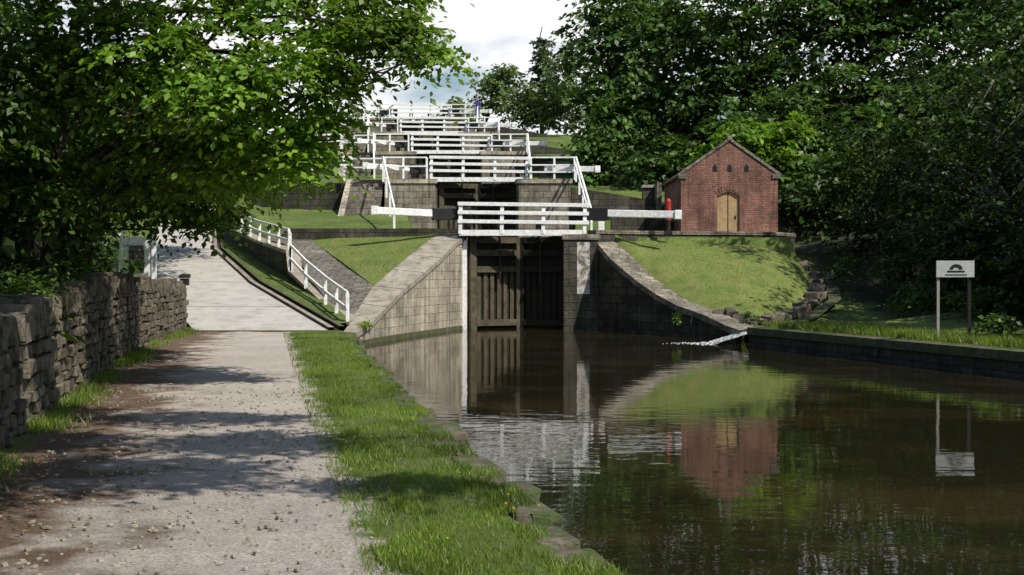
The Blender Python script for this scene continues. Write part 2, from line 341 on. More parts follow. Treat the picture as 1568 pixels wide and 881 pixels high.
for k in range(len(A)-1):
    p=V(A2[k]); q_=V(CL[k]); p.z+=.004; q_.z+=.004
    b.beam(p,q_,.02,.01,'stone_d')
b.loft([(x+.004,y-.001,-1.5) for x,y,z in A],[(x+.004,y-.001,-.3) for x,y,z in A],'edging')
b.box(-2.0,-1.72,49.72,50.25,-1.6,2.94,'white')
b.build('lock_wing_wall')
b=MB()
G=(-7.9,51.3,2.98)
def patch(b,A,B,k,n=8,bulge=0):
    rows=[]
    for j in range(n+1):
        t=j/n
        rows.append([V(p).lerp(V(q_),t)+V((0,0,bulge*math.sin(math.pi*t)+random.uniform(-.01,.01))) for p,q_ in zip(A,B)])
    for r0,r1 in zip(rows[:-1],rows[1:]): b.loft(r0,r1,k)
patch(b,CL[:5],[(-2.9,51.4,3.15),(-4.3,51.4,3.12),(-5.6,51.4,3.1),(-7,51.4,3.05),G],'grass',8,.03)
b.build('grass_bank',smooth=True)
b=MB()
b.loft([G,(-6.9,49.3,2.55),(-5.7,46.5,1.95),CL[4],CL[5],CL[6],(-4.84,38.4,.1)],
       [(-9.6,51.4,3.0),(-8.6,49.3,2.8),(-7.6,46.9,2.1),(-6.9,44.5,1.5),(-5.9,42,.78),(-5.0,39.6,.33),(-4.9,38.5,.16)],'paving')
b.add([G,(-9.6,51.4,3.0),(-9.6,53,3.3),(-7.9,53,3.3)],[(0,1,2,3)],'paving')
b.build('stone_footpath')
B_=[(3.25,49.3,2.85),(3.7,48.2,2.2),(4.5,46.5,1.4),(5.05,45.2,.95),(5.6,44,.6),(6.3,42.6,.33),(6.75,41,.05),(6.95,39.5,-.05)]
BL=[(4.0,49.9,2.9),(4.45,48.5,2.3),(5.15,46.9,1.5),(5.7,45.6,1.02),(6.15,44.6,.68),(6.9,43.2,.38),(7.4,41.7,.1),(7.6,40.5,0)]
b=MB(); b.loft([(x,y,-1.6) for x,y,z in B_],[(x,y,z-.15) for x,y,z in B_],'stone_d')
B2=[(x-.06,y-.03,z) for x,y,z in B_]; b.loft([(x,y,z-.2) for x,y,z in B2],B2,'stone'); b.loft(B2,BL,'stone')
b.box(1.95,3.25,49.2,52,-1.6,2.95,'stone_d'); b.box(1.9,3.3,49.15,52,2.95,3.15,'stone')
b.box(2.45,2.93,49.19,49.3,.9,2.85,'lit_streak')  # pale panel: sunlit streak on the pier front, painted into the colour
b.build('lock_wing_wall')
b=MB()
O=[(3.95,49.8,2.85),(5.1,46.9,1.5),(6.1,44.6,.68),(6.9,43.2,.36),(7.9,42.3,.08),(9.3,43.6,.3),(10.8,47,.8),(11.7,51,1.4),(12.1,55,2)]
C=[(4.0,50.9,2.9),(4.8,51.3,2.95),(6,51.7,3.0),(7,52,3),(8,52.2,3),(9,52.4,3),(9.9,52.8,2.95),(10.6,53.6,2.9),(11,55,2.85)]
def resamp(P,n):
    t=np.linspace(0,len(P)-1,n); P=np.array(P); return [tuple(np.interp(tt,range(len(P)),P[:,k]) for k in range(3)) for tt in t]
patch(b,resamp(O,33),resamp(C,33),'grass',12,.32); b.build('grass_mound',smooth=True)
b=MB()
for p in resamp(O[3:],60):
    s_=random.uniform(.1,.24)
    b.obb((p[0]+random.uniform(-.1,.25),p[1]-random.uniform(0,.35),p[2]-.05+random.uniform(-.05,.1)),(random.random(),1,.1),(1,-random.random(),0),(0,.1,1),s_*1.4,s_,s_*.8,'rubble',.06)
b.build('toe_stones',bevel=.03)
b=MB(); T=[(3.25,50.6),(5,51.5),(8,52.2),(9.8,52.6),(11.2,53.6),(12,55.4)]
for p,q in zip(T[:-1],T[1:]):
    b.prism([p,q,(q[0]-.3,q[1]+.4),(p[0]-.3,p[1]+.4)],1.5,3.22,'stone_d'); 
    b.prism([(p[0],p[1]-.05),(q[0]+.02,q[1]-.05),(q[0]-.3,q[1]+.45),(p[0]-.3,p[1]+.45)],3.223,3.36,'stone')
b.build('mound_top_wall')
b=MB(); b.loft([(14,58,2.2),(12.4,52,1.45),(11.4,47,.75),(9.6,43,.2),(7.9,41.4,-.02),(7.1,40.6,-.06)],[(14.5,57.8,2.2),(12.9,51.8,1.45),(11.8,46.8,.75),(9.9,42.5,.2),(8.1,40.7,-.02),(7.2,39.9,-.06)],'edging'); b.build('overflow_channel')
b=MB()
rowsA=[]
for t in np.linspace(0,1,9):
    rowsA.append([(7.05-.6*t-.4*t*t+random.uniform(-.03,.03),38.7+u*1.5,-.1-.34*t**1.4+random.uniform(-.03,.03)) for u in np.linspace(0,1,14)])
for r0,r1 in zip(rowsA[:-1],rowsA[1:]): b.loft(r0,r1,'foam')
for i in range(110):
    r=abs(random.gauss(0,.5)); b.obb((6.1-r*1.1,39.5+random.gauss(0,.4),-.455),(1,random.uniform(-.3,.3),0),(-random.uniform(-.3,.3),1,0),(0,0,1),random.uniform(.02,.07)*(1.2-min(r,1)),random.uniform(.02,.1),.015,'foam',.01)
b.build('cascade_foam',smooth=True)
# ------------------------------------------------------------------ lock terraces
GY=[50,65,81,95,109]; GZ=[3.2,6.3,9.15,11.85,14.6]
for n in range(5):
    y=GY[n]; z=GZ[n]; a=ax(y); y2=(GY[n+1]-1.2) if n<4 else 128; a2=ax(y2)
    b=MB()
    if n==0:
        b.prism([(-1.8,50.02),(-1.8,51.5),(-2.85,51.5),(-2.85,50.4)],-1.6,3.17,'stone','paving')
        b.prism([(-9.0,51.5),(-1.8,51.5),(a2-1.8,y2),(a2-9,y2)],-1.6,3.45,'stone_d','paving')
        b.prism([(2.1,52),(11,53.9),(12,y2),(a2+2.25,y2)],-1.6,3.25,'stone_d','paving')
    else:
        yf=y-1.2
        b.prism([(a-4.3,yf),(a-1.8,yf),(a2-1.8,y2),(a2-4.3,y2)],z-7,z-.22,'stone')
        b.prism([(a-4.38,yf-.06),(a-1.72,yf-.06),(a2-1.72,y2),(a2-4.38,y2)],z-.215,z,'stone_l','paving')
        b.prism([(a+2.25,yf),(a+4.8,yf),(a2+4.8,y2),(a2+2.25,y2)],z-7,z-.22,'stone')
        b.prism([(a+2.17,yf-.06),(a+4.88,yf-.06),(a2+4.88,y2),(a2+2.17,y2)],z-.215,z,'stone_l','paving')
        b.prism([(a-11.2,y+1.6),(a-9,y+.6),(a-6.1,y+.1),(a-4.4,y+.1),(a-4.4,y+2),(a-11.2,y+2.5)],z-5,z-.1,'stone_d','grass')
        b.prism([(a+4.9,y+.3),(a+12.5,y+.8),(a+12.5,y+2.5),(a+4.9,y+2)],z-5,[z-.3,z-1.5,z-1.5,z-.3],'stone_d','grass')
        b.prism([(a+6.5,y-5),(a+13,y-4),(a+13,y-3.4),(a+6.5,y-4.4)],z-7,[z-1.9,z-2.6,z-2.6,z-1.9],'stone_d','stone')
        b.box(a-1.8,a+2.25,y+1.5,y+2.2,z-7,z-2.3,'stone_d')
    b.build('lock_chamber_walls')
    if n:
        b=MB(); zp=GZ[n-1]+.2; ns=16
        for i in range(ns):
            y0=y-4.2+i*.25
            b.box(a-6.0,a-4.42,y0,y+.1,zp+(z-zp)*i/ns-(.3 if i else 2),zp+(z-zp)*(i+1)/ns,'stone')
        b.prism([(a-6.3,y-4.4),(a-6.02,y-4.4),(a-6.02,y+.1),(a-6.3,y+.1)],zp-2,[zp+.4,zp+.4,z+.1,z+.1],'stone_l')
        b.build('stone_steps')
    g=empty('lock_gate' )
    for sgn,hx in((-1,a-1.78),(1,a+2.2)):
        hp=V((hx,y,0)); mp_=V((a+.21,y+.95,0)); d=(mp_-hp).normalized(); nn=V((-d.y,d.x,0)); 
        if nn.y>0: nn=-nn
        Lg=(mp_-hp).length; b=MB(); wk='wood' if sgn<0 else 'wood_d'  # right leaf takes the darker timber, its shade put into the colour
        zb=z-4.6; zt=z-.12
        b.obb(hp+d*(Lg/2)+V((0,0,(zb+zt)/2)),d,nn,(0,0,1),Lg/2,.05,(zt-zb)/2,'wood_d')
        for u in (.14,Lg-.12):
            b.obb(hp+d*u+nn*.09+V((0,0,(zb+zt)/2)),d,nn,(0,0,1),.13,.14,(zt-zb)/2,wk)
        for zz in (zt-.12,zt-.62,zt-1.25,zt-3.3):
            b.obb(hp+d*(Lg/2)+nn*.12+V((0,0,zz)),d,nn,(0,0,1),Lg/2-.26,.13,.12,wk)
        for i in range(6):
            u=.4+i*(Lg-.8)/5
            b.obb(hp+d*u+nn*.085+V((0,0,zt-2.28)),d,nn,(0,0,1),.08,.035,.9,wk)
        b.beam(hp+d*(Lg*.55)+nn*.3+V((0,0,zt-1.8)),hp+d*(Lg*.55)+nn*.3+V((0,0,z+.35)),.06,.06,'black')
        b.obb(hp+d*(Lg*.55)+nn*.3+V((0,0,z+.38)),d,nn,(0,0,1),.14,.1,.16,'black')
        b.build('gate_leaf',parent=g,bevel=.01)
        b=MB(); s0=hp+V((0,-.15,z+.75 if n==0 else z+.55)); wlen=3.55 if sgn<0 else 4.0
        k1=V((sgn*1.35,-.35,-.03)); k2=V((sgn*wlen,-1.0,.08*(1 if sgn<0 else -1)))
        b.beam(s0+V((-sgn*.1,0,0)),s0+k1,.34,.46,'black'); b.beam(s0+k1*.97+V((0,0,.03)),s0+k2,.26,.27,'white')
        b.obb(s0+k2-V((sgn*.1,0,0)),(1,0,0),(0,1,0),(0,0,1),.13,.14,.17,'white')
        b.cyl(s0+V((0,0,-.9)),s0+V((0,0,.35)),.12,.12,'black')
        b.build('balance_beam',parent=g,bevel=.02)
    b=MB(); xa,xb=a-2.1,a+2.7; yr=y-.55
    b.box(xa,xb,yr,yr+.55,z-.08,z+.0,'wood_d'); 
    b.box(xa,xb,yr-.06,yr-.003,z-.1,z+.12,'white')
    for i in range(4):
        x=xa+.05+(xb-xa-.1)*i/3; b.obb((x,yr-.03,z+.55),(1,0,-.02),(0,1,0),(.02,0,1),.07,.05,.58,'white')
        b.beam((x,yr,z+.05),(x+.02,yr+.5,z+.05),.06,.06,'white')
    for zz in (1.08,.76,.42): b.beam((xa-.05,yr-.1,z+zz+.03),(xb+.1,yr-.1,z+zz-.03),.05,.14,'white')
    b.build('footbridge_railing',bevel=.008)
    if n:
        zp=GZ[n-1]
        railing('white_railing',[(xb+.15,y-.9,z),(xb+1.3,y-.9,z),(xb+2.3,y-.95,z)],1.05,rails=(1,.66,.33),w=.07)
        b=MB(); tx=xb+2.35
        p0=V((tx,y-1.2,z+1.05));p1=V((tx+.1,y-12 if n==1 else y-9,zp+1.0)); b.beam(p0,p1,.08,.1,'white')
        b.beam(p0-V((0,0,.45)),p1-V((0,0,.45)),.06,.08,'white')
        for i in range(5):
            pp=p0.lerp(p1,i/4); b.beam(pp-V((0,0,1.2)),pp,.09,.09,'white')
        b.build('handrail')
        railing('white_railing',[(xa-.15,y-.9,z),(xa-1.3,y-.9,z),(xa-2.2,y-.95,z),(xa-2.3,y-.3,z),(xa-4.3,y-.1,z)],1.05,rails=(1,.6),w=.07)
        b=MB(); tx=a-4.35; p0=V((tx,y-1.3,z+1.05)); yq=y-(12 if n==1 else 7); p1=V((a-4.4+(1.55 if n==1 else .7),yq,zp+1.15)); b.beam(p0,p1,.07,.09,'white')
        for i in range(4):
            pp=p0.lerp(p1,i/3); b.beam(pp-V((0,0,1.2)),pp,.09,.09,'white')
        b.build('handrail')
        b=MB()
        for xx in(a-3.0,a+3.5):
            b.box(xx-.12,xx+.12,y+.2,y+.5,z,z+.85,'black'); b.cyl((xx-.2,y+.35,z+.7),(xx+.25,y+.35,z+.7),.09,.09,'white')
        b.build('paddle_gear')
railing('white_railing',subdiv((-12.2,75,7.35),(-9.2,75,7.35),4),1.0,rails=(1,.55))
railing('white_railing',subdiv((-13.5,90,10.2),(-11.0,91,10.4),3),1.0,rails=(1,.55))
b=MB(); b.cyl((6.1,51.0,3.3),(6.1,51.0,3.75),.09,.09,'black'); b.cyl((6.1,51.0,3.75),(6.1,51.0,4.5),.11,.11,'red'); b.cyl((6.1,51.0,4.5),(6.1,51.0,4.6),.11,.05,'red'); b.box(5.95,6.25,50.85,51.15,3.2,3.35,'black'); b.build('red_paddle_post')
b=MB(); b.box(3.35,3.6,50.9,51.15,3.3,3.7,'white'); b.build('white_bollard',bevel=.03)
# ------------------------------------------------------------------ hut
H=empty('brick_hut'); x0,x1,y0,y1=7.5,11.8,58,64.3; zb=3.1; ze=6.05; zr=7.5; xm=(x0+x1)/2
dx0,dx1,dzt=9.1,10.1,5.1
b=MB()
b.add([(x0,y0,zb-1),(dx0,y0,zb-1),(dx0,y0,ze),(x0,y0,ze)],[(0,1,2,3)],'brick')
b.add([(dx1,y0,zb-1),(x1,y0,zb-1),(x1,y0,ze),(dx1,y0,ze)],[(0,1,2,3)],'brick')
b.add([(dx0,y0,dzt+.22),(dx1,y0,dzt+.22),(dx1,y0,ze),(dx0,y0,ze)],[(0,1,2,3)],'brick')
arc=[(xm_,y0,dzt+.22*math.sin(math.pi*t)) for t in [i/8 for i in range(9)] for xm_ in [dx0+(dx1-dx0)*t]]
b.add(arc+[(dx1,y0,dzt+.22),(dx0,y0,dzt+.22)],[tuple(range(11))],'brick')
b.add([(x0,y0,ze),(x1,y0,ze),(xm,y0,zr)],[(0,1,2)],'brick')
b.add([(x0,y1,zb-1),(x0,y0,zb-1),(x0,y0,ze),(x0,y1,ze)],[(0,1,2,3)],'brick')
b.add([(x1,y0,zb-1),(x1,y1,zb-1),(x1,y1,ze),(x1,y0,ze)],[(0,1,2,3)],'brick')
b.add([(x0,y1,zb-1),(x1,y1,zb-1),(x1,y1,ze),(xm,y1,zr),(x0,y1,ze)],[(4,3,2,1,0)],'brick')
for xx in(dx0,dx1): b.add([(xx,y0,zb),(xx,y0+.3,zb),(xx,y0+.3,dzt),(xx,y0,dzt)],[(0,1,2,3)],'brick')
b.build('walls',parent=H)
b=MB()
for s_,xe in((-1,x0-.18),(1,x1+.18)):
    ez=ze-.12
    A=[V((xe,y0+.25,ez)),V((xm,y0+.25,zr+.02))]; B=[V((xe,y1+.1,ez)),V((xm,y1+.1,zr+.02))]; up=V((0,0,.1))
    b.add([A[0],A[1],B[1],B[0],A[0]+up,A[1]+up,B[1]+up,B[0]+up],[(0,1,2,3),(4,5,6,7),(0,4,7,3),(0,1,5,4),(3,2,6,7)],'slate')
b.build('roof',parent=H)
b=MB()
for s_,xe in((-1,x0-.1),(1,x1+.1)): b.beam((xe,y0+.12,ze+.02),(xm,y0+.12,zr+.14),.34,.12,'stone')
b.beam((x0-.12,y0+.1,ze-.05),(x0+.25,y0+.1,ze-.05),.34,.2,'stone'); b.beam((x1-.25,y0+.1,ze-.05),(x1+.12,y0+.1,ze-.05),.34,.2,'stone')
b.box(xm-.1,xm+.1,y0-.08,y0+.28,zr+.1,zr+.3,'stone')
b.build('gable_coping',parent=H)
b=MB(); b.box(dx0+.02,dx1-.02,y0+.1,y0+.16,zb+.1,dzt+.22,'door'); b.box(dx0+.48,dx0+.52,y0+.085,y0+.1,zb+.1,dzt+.2,'wood'); b.box(dx0+.8,dx0+.86,y0+.07,y0+.1,4.1,4.25,'black')
b.build('door',parent=H)
b=MB()
for xx in(-.65,0,.75): 
    b.box(xm+xx-.1,xm+xx+.1,y0-.012,y0+.05,6.2,6.4,'black'); b.add([(xm+xx-.1,y0-.012,6.401),(xm+xx+.1,y0-.012,6.401),(xm+xx,y0-.012,6.55)],[(0,1,2)],'black')
b.build('vents',parent=H)
b=MB()
for i in range(9):
    t=(i+.5)/9; x=dx0-.06+(dx1-dx0+.12)*t; z=dzt+.06+.26*math.sin(math.pi*t); an=(t-.5)*1.0
    b.obb((x,y0-.004,z+.08),(math.cos(an),0,-math.sin(an)),(0,1,0),(math.sin(an),0,math.cos(an)),.05,.02,.1,'brick')
b.box(dx0-.1,dx1+.1,y0-.25,y0+.1,zb-.1,zb+.1,'coping'); b.build('door_arch',parent=H)
b=MB(); b.box(7.2,7.45,65,67,2.5,6.2,'stone'); b.box(6.6,7.4,66,66.4,2.5,6.0,'stone_d'); b.box(6.55,7.5,65.9,66.5,6.0,6.15,'coping'); b.build('stone_gate_pier',bevel=.02)
# ------------------------------------------------------------------ signs, bin
M['sign']=noisemat('sign_enamel',(.38,.39,.38),(.48,.49,.48),3,rough=.4,bs=.05)
b=MB(); b.box(9.75,10.62,30,30.04,1.58,1.96,'sign'); b.box(9.78,9.84,30.05,30.11,.1,1.9,'joint'); b.box(10.5,10.56,30.05,30.11,.1,1.9,'black')
ang=[math.pi*i/10 for i in range(11)]
b.add([(10.2+.15*math.cos(t),29.99,1.76+.12*math.sin(t)) for t in ang]+[(10.2+.07*math.cos(t),29.99,1.76+.05*math.sin(t)) for t in reversed(ang)],[tuple(range(22))],'black'); b.box(10.0,10.4,29.988,29.998,1.70,1.73,'black'); b.box(9.95,10.45,29.988,29.998,1.63,1.645,'black')
b.build('canal_sign')
b=MB(); b.box(-11.55,-10.75,38.9,38.96,1.5,2.75,'white'); b.box(-10.72,-10.6,38.85,38.97,.2,2.95,'white'); b.box(-11.7,-11.6,38.85,38.97,.2,2.95,'white'); b.box(-11.75,-10.55,38.8,39.02,2.955,3.02,'black'); b.box(-11.4,-10.95,38.87,38.897,1.7,2.5,'paving'); b.build('notice_board')
b=MB(); b.cyl((-10.15,40.5,.3),(-10.15,40.5,1.3),.04,.04,'black'); b.box(-10.27,-10.03,40.38,40.62,1.3,1.52,'black'); b.prism([(-10.3,40.35),(-10.0,40.35),(-10.0,40.65),(-10.3,40.65)],1.53,[1.6,1.6,1.66,1.66],'black'); b.build('dog_waste_bin',bevel=.01)
# ------------------------------------------------------------------ dry stone wall
b=MB()
def wallh(y): return float(np.interp(y,[0,12,17,21,29,38],[.95,.95,1.15,1.32,1.3,1.12]))+.03*math.sin(y*1.3)+.02*math.sin(y*3.1)
def wp(s):
    p=V((ip(WX,s),s,0)); d=V((ip(WX,s+.3)-ip(WX,s-.3),.6,0)).normalized(); n=V((d.y,-d.x,0)); return p,d,n
yy=np.arange(-3,38.2,.5)
F=[];Bk=[];F0=[];B0=[]
for y in yy:
    p,d,n=wp(y); h=wallh(y)-.05
    f=p-n*.07; k=p-n*.4
    F.append((f.x,f.y,h));F0.append((f.x,f.y,-.2));Bk.append((k.x,k.y,h));B0.append((k.x,k.y,-.2))
b.loft(F0,F,'soil'); b.loft(F,Bk,'soil'); b.loft(Bk,B0,'soil')
z=0.0
while z<1.35:
    hh=random.uniform(.09,.19); y=-3+random.random()*.2
    while y<38.1:
        l=random.uniform(.14,.55)
        if z+hh<wallh(y)+.02:
            p,d,n=wp(y+l/2); c=p-n*(.1+random.uniform(-.045,.035)); c.z=z+hh/2+random.uniform(-.015,.015)
            tl=random.uniform(-.07,.07)
            b.obb(c,d+V((0,0,tl)),n,(0,0,1),l/2-.01,.12,hh/2*random.uniform(.8,1)-.006,'rubble',.022)
        y+=l
    z+=hh
y=-3
while y<38.1:
    l=random.uniform(.1,.24); p,d,n=wp(y+l/2); hh=random.uniform(.09,.19); c=p-n*.22; c.z=wallh(y)+hh*.7
    b.obb(c,d,n,(random.uniform(-.18,.18),random.uniform(-.3,.1),1),l/2-.004,.25,hh,'rubble',.04)
    y+=l
for i in range(9):
    p,d,n=wp(38.1); c=p-n*.22; c.z=.07+i*.14; b.obb(c+d*.05,n,d,(0,0,1),.24,.1,.065,'rubble',.012)
b.build('dry_stone_wall',bevel=.026)
# ------------------------------------------------------------------ foliage
def tubes(paths,seg=7):
    vs=[];qs=[];o=0
    for pts,r0,r1 in paths:
        P=[V(p) for p in pts]; n=len(P)
        for i,p in enumerate(P):
            t=(P[min(i+1,n-1)]-P[max(i-1,0)]).normalized(); ref=V((0,0,1)) if abs(t.z)<.9 else V((1,0,0)); a=ref.cross(t).normalized(); c=t.cross(a)
            r=r0+(r1-r0)*i/(n-1)
            for k in range(seg):
                an=2*math.pi*k/seg; q=p+(a*math.cos(an)+c*math.sin(an))*r; vs.append(tuple(q))
        for i in range(n-1):
            for k in range(seg): qs.append((o+i*seg+k,o+i*seg+(k+1)%seg,o+(i+1)*seg+(k+1)%seg,o+(i+1)*seg+k))
        o+=n*seg
    return np.array(vs,dtype=float).reshape(-1,3),np.array(qs,dtype=int).reshape(-1,4)
def curve(p,q,n=7,sag=.1,j=.12):
    p=V(p);q=V(q); L=(q-p).length; out=[]
    for i in range(n):
        t=i/(n-1); v=p.lerp(q,t)+V((0,0,1))*L*sag*math.sin(math.pi*t)
        if 0<i<n-1: v+=V((random.gauss(0,1),random.gauss(0,1),random.gauss(0,1)))*L*j*.25
        out.append(v)
    return out
def leafverts(blobs,size,sprayR,per,flat=.18,bias=.45,wid=.6,droop=.25):
    out=[]
    for (cx,cy,cz,rx,ry,rz,n) in blobs:
        d=rng.normal(size=(n,3)); d/=np.linalg.norm(d,axis=1)[:,None]; r=rng.random(n)**bias
        r*=1+.25*np.sin(d[:,0]*5+cx)*np.sin(d[:,2]*6+cy)*np.cos(d[:,1]*4+cz)
        c=np.array([cx,cy,cz])+d*r[:,None]*np.array([rx,ry,rz])
        sn=d*.45+np.array([0,0,1.])+rng.normal(0,.25,(n,3)); sn/=np.linalg.norm(sn,axis=1)[:,None]
        sR=sprayR*rng.uniform(.5,1.3,n)
        lp=rng.normal(0,.5,(n,per,3))*sR[:,None,None]
        dn=(lp*sn[:,None,:]).sum(2,keepdims=True); lp=lp-dn*sn[:,None,:]*(1-flat)
        rr=np.linalg.norm(lp,axis=2); lp[:,:,2]-=droop*rr**2/np.maximum(sR[:,None],.05)
        P=(c[:,None,:]+lp).reshape(-1,3); m=len(P)
        nn=np.repeat(sn,per,0)+rng.normal(0,.45,(m,3)); nn/=np.linalg.norm(nn,axis=1)[:,None]
        t=lp.reshape(-1,3)+rng.normal(0,.35,(m,3))*sprayR; t-= (t*nn).sum(1)[:,None]*nn; t/=np.linalg.norm(t,axis=1)[:,None]+1e-9
        s=np.cross(nn,t); L=size*rng.uniform(.6,1.3,m)[:,None]
        q=np.stack([P-t*L*.5,P+s*L*wid*.5-t*L*.05,P+t*L*.5-nn*L*.12,P-s*L*wid*.5-t*L*.05],1)
        out.append(q.reshape(-1,3))
    v=np.concatenate(out); f=np.arange(len(v)).reshape(-1,4); return v,f
def tree(name,trunk,blobs,size,sprayR,per,leaf,r0=.25,r1=.08,limbs=True,bias=.45,**k):
    paths=[]
    tp=curve(trunk[0],trunk[1],8,0,.08); paths.append((tp,r0,r1))
    if limbs:
        for bl in blobs:
            c=V(bl[:3]); base=tp[random.randint(3,7)]; paths.append((curve(base,c,7,.08),max(.03,r1*.8),.015))
            for _ in range(3):
                e=c+V((random.gauss(0,.5)*bl[3],random.gauss(0,.5)*bl[4],random.gauss(0,.5)*bl[5])); paths.append((curve(V(base).lerp(c,.6),e,5,.05),max(.02,r1*.35),.006))
    tv,tq=tubes(paths); lv,lf=leafverts(blobs,size,sprayR,per,bias=bias,**k)
    v=np.concatenate([tv,lv]); f=np.concatenate([tq,lf+len(tv)]); mi=np.concatenate([np.zeros(len(tq)),np.ones(len(lf))]).astype(int)
    return npmesh(name,v,f,['bark',leaf],mi)
nb=[(-1.5,18,4.95,.65,.9,.36,28),(-2.1,18,5.0,.8,1.1,.5,42),(-1.05,17.6,4.6,.4,.5,.14,9),(-2.7,18,4.35,.75,1.1,.42,38),(-2.6,18.5,3.75,.45,.8,.35,20),
    (-3.3,18.5,3.5,.75,1.1,.45,42),(-3.9,18,4.4,1.1,1.4,.9,90),(-4.2,19,3.3,.8,1.1,.5,46),(-5.1,18,4.8,1.1,1.5,1.2,90),(-3.4,19,5.7,1.6,1.6,.8,90),
    (-5.2,20,3.4,.9,1.4,.6,56),(-1.9,18.5,5.9,.9,1.2,.5,40),(-3.0,18.2,3.15,.4,.7,.26,16)]
tree('sycamore_tree',((-8.0,21.5,-.2),(-7.0,21,5.8)),nb,.125,.42,42,'leaf_near',.13,.07)
tree('sycamore_tree',((-7.5,19.8,-.2),(-6.9,19.5,5.5)),[(-7.2,17.5,4.2,1.3,1.4,1.6,120),(-8.4,19,3.2,1.3,1.6,1.5,140),(-9.5,22,5.5,2,2,2.4,130),(-6.4,18.6,4.8,1.2,1.4,1.4,110),(-6.4,19.6,6.8,2.6,2.2,1.4,110),(-6.7,18.8,2.9,.9,1.1,.7,60)],.13,.42,38,'leaf_mid',.11,.06)
tree('sycamore_tree',((-9.9,26.5,-.2),(-8.6,25.5,5.6)),[(-6.2,25,3.2,1.1,1.3,.55,70),(-7.4,26,3.2,1.0,1.3,.7,76),(-5.0,23,3.6,.8,1.1,.5,50),(-6.6,24.5,4.6,1.5,1.6,1.0,100),(-8.8,25,4.3,1.3,1.6,1.3,110),(-5.9,26,2.75,.6,.8,.3,26),(-9.2,26,2.6,1.0,1.3,.9,80)],.16,.5,34,'leaf_mid',.14,.07)
ob=[(1.2,6.4,7.2,1.4,1.0,.6,84),(2.5,8.2,7.4,1.2,.7,.6,60),(-.4,8.4,7.3,1.3,.8,.6,84),(1.2,10.4,7.4,1.5,.5,.5,56),(-1.6,11,7.2,1.3,.8,.6,78),(-3.2,7,7.6,1.6,1.5,.8,70),(-2.8,13.4,7.4,1.3,.8,.6,64),(-.4,5.2,7.0,1.2,.5,.5,54),(-2.4,9.2,7.5,1.1,.8,.5,54),(-4.2,16,7.6,1.4,1.0,.6,60),(3.9,5.4,7.5,.9,.4,.4,24)]
tree('path_shade_tree',((-5.2,6.5,-.2),(-3.6,6.8,7.4)),ob,.15,.40,38,'leaf_near',.2,.09)  # unseen crown above the view, added and shaped to dapple the path
lb=[(-12.9,34,3.4,1.5,2,1.9,110),(-12.5,38,5.7,2.6,2.4,1.9,150),(-10.3,31,5.6,1.8,2,1.5,100),(-9.8,36,6.6,2.2,2.4,1.6,120),(-14.5,42,6,3,3,2.8,150),(-11.7,43,6.2,1.8,2,1.3,80),(-15.0,36,2.6,2,3,2.2,110)]
tree('lime_tree',((-12.9,37,0),(-12.0,37,6.5)),lb,.2,.55,32,'leaf_mid',.2,.1)
lb=[(-11.6,46,5.4,1.5,1.7,1.0,66),(-13,48,6.6,2.4,2.4,1.8,110),(-16,52,6.8,2.2,3,2.6,130),(-13.5,52,8.6,3,3,2.2,120),(-18,48,5,2.2,3,2.8,110),(-10.3,50,8.8,1.6,2,1.3,60),(-12.8,54,5.9,1.5,1.6,.9,50)]
tree('lime_tree',((-16.3,50,2.0),(-14.5,50,8)),lb,.22,.6,32,'leaf_near',.22,.12)
lb=[]
for i in range(16):
    lb.append((-15-random.random()*14-i*.5,22+i*3,5+random.random()*5,4,4,4.5,120))
for y_ in (12,16,20,24,28,32): lb.append((ip(WX,y_)-2.7,y_,1.5,1.8,2.4,1.5,120))
for y_ in (14,19,24,29): lb.append((ip(WX,y_)-4.2,y_,4.6,2.0,2.6,2.6,110))
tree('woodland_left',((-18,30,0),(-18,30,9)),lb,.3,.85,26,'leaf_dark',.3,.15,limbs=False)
tree('bramble_bush',((-6,13,0),(-6,13,1)),[(-5.4,12.3,1.25,.5,1.2,.3,34),(-5.9,15.5,1.45,.5,1.5,.3,34),(-6.9,19.5,1.7,.5,1.5,.35,34),(-5.0,10,1.1,.4,1.0,.28,26)],.07,.22,34,'leaf_mid',.03,.015,limbs=False)
b=MB()
for (x,y_,r) in ((-8.4,23.5,.1),(-9.2,26,.12),(-10.2,29,.1),(-9.8,25,.07),(-8.9,27.8,.06),(-11,31,.12)):
    tv,tq=tubes([(curve((x,y_,-.2),(x+random.uniform(-.3,.6),y_,6),8,0,.06),r,r*.6)]); b.add([tuple(p) for p in tv],[tuple(q_) for q_ in tq],'bark')
b.build('sapling_trunks',smooth=True)
rb=[(6.4,80,15.5,3.3,4,5,190),(6.0,78,11,2.4,3,2.6,90),(9.2,80,10.5,3.4,4,3.4,150),(9.5,84,18,4.5,5,5.5,210),(12.6,78,14,5,5,5.5,260),(8.6,74,7.8,2.2,2.4,2.2,80),(17,76,16,6,5,7,310),(18,74,9,5.5,5,4.6,240),(25,74,13,7,6,9,310),(13.6,72,8.6,4,3,3,160),(15.8,66,5,3.2,3,3.2,150),(21,68,7,4.5,4,5,200),(27,66,9,5,4,7,180),(22,80,22,6,5,6,220),(29,78,20,6,5,7,220),(5.2,76,8.6,1.6,2,1.6,50),(21.5,75,17.5,4,3,3.5,190),(26,75,18.5,4,3,4,170),(16,80,22,4,4,4,120)]
tree('woodland_right',((14,80,3),(14,80,14)),rb,.42,1.1,32,'leaf_wood',.4,.2)
tree('lime_tree',((12.5,69.5,3),(12.3,69.5,8.6)),[(11.9,68,9.0,1.3,1.2,.7,40),(13.4,68,8.2,1.6,1.3,.9,50),(14.5,68.5,9.4,1.3,1.3,.8,36),(10.8,69,8.0,1,1,.7,26)],.32,.6,30,'leaf_near',.15,.08)
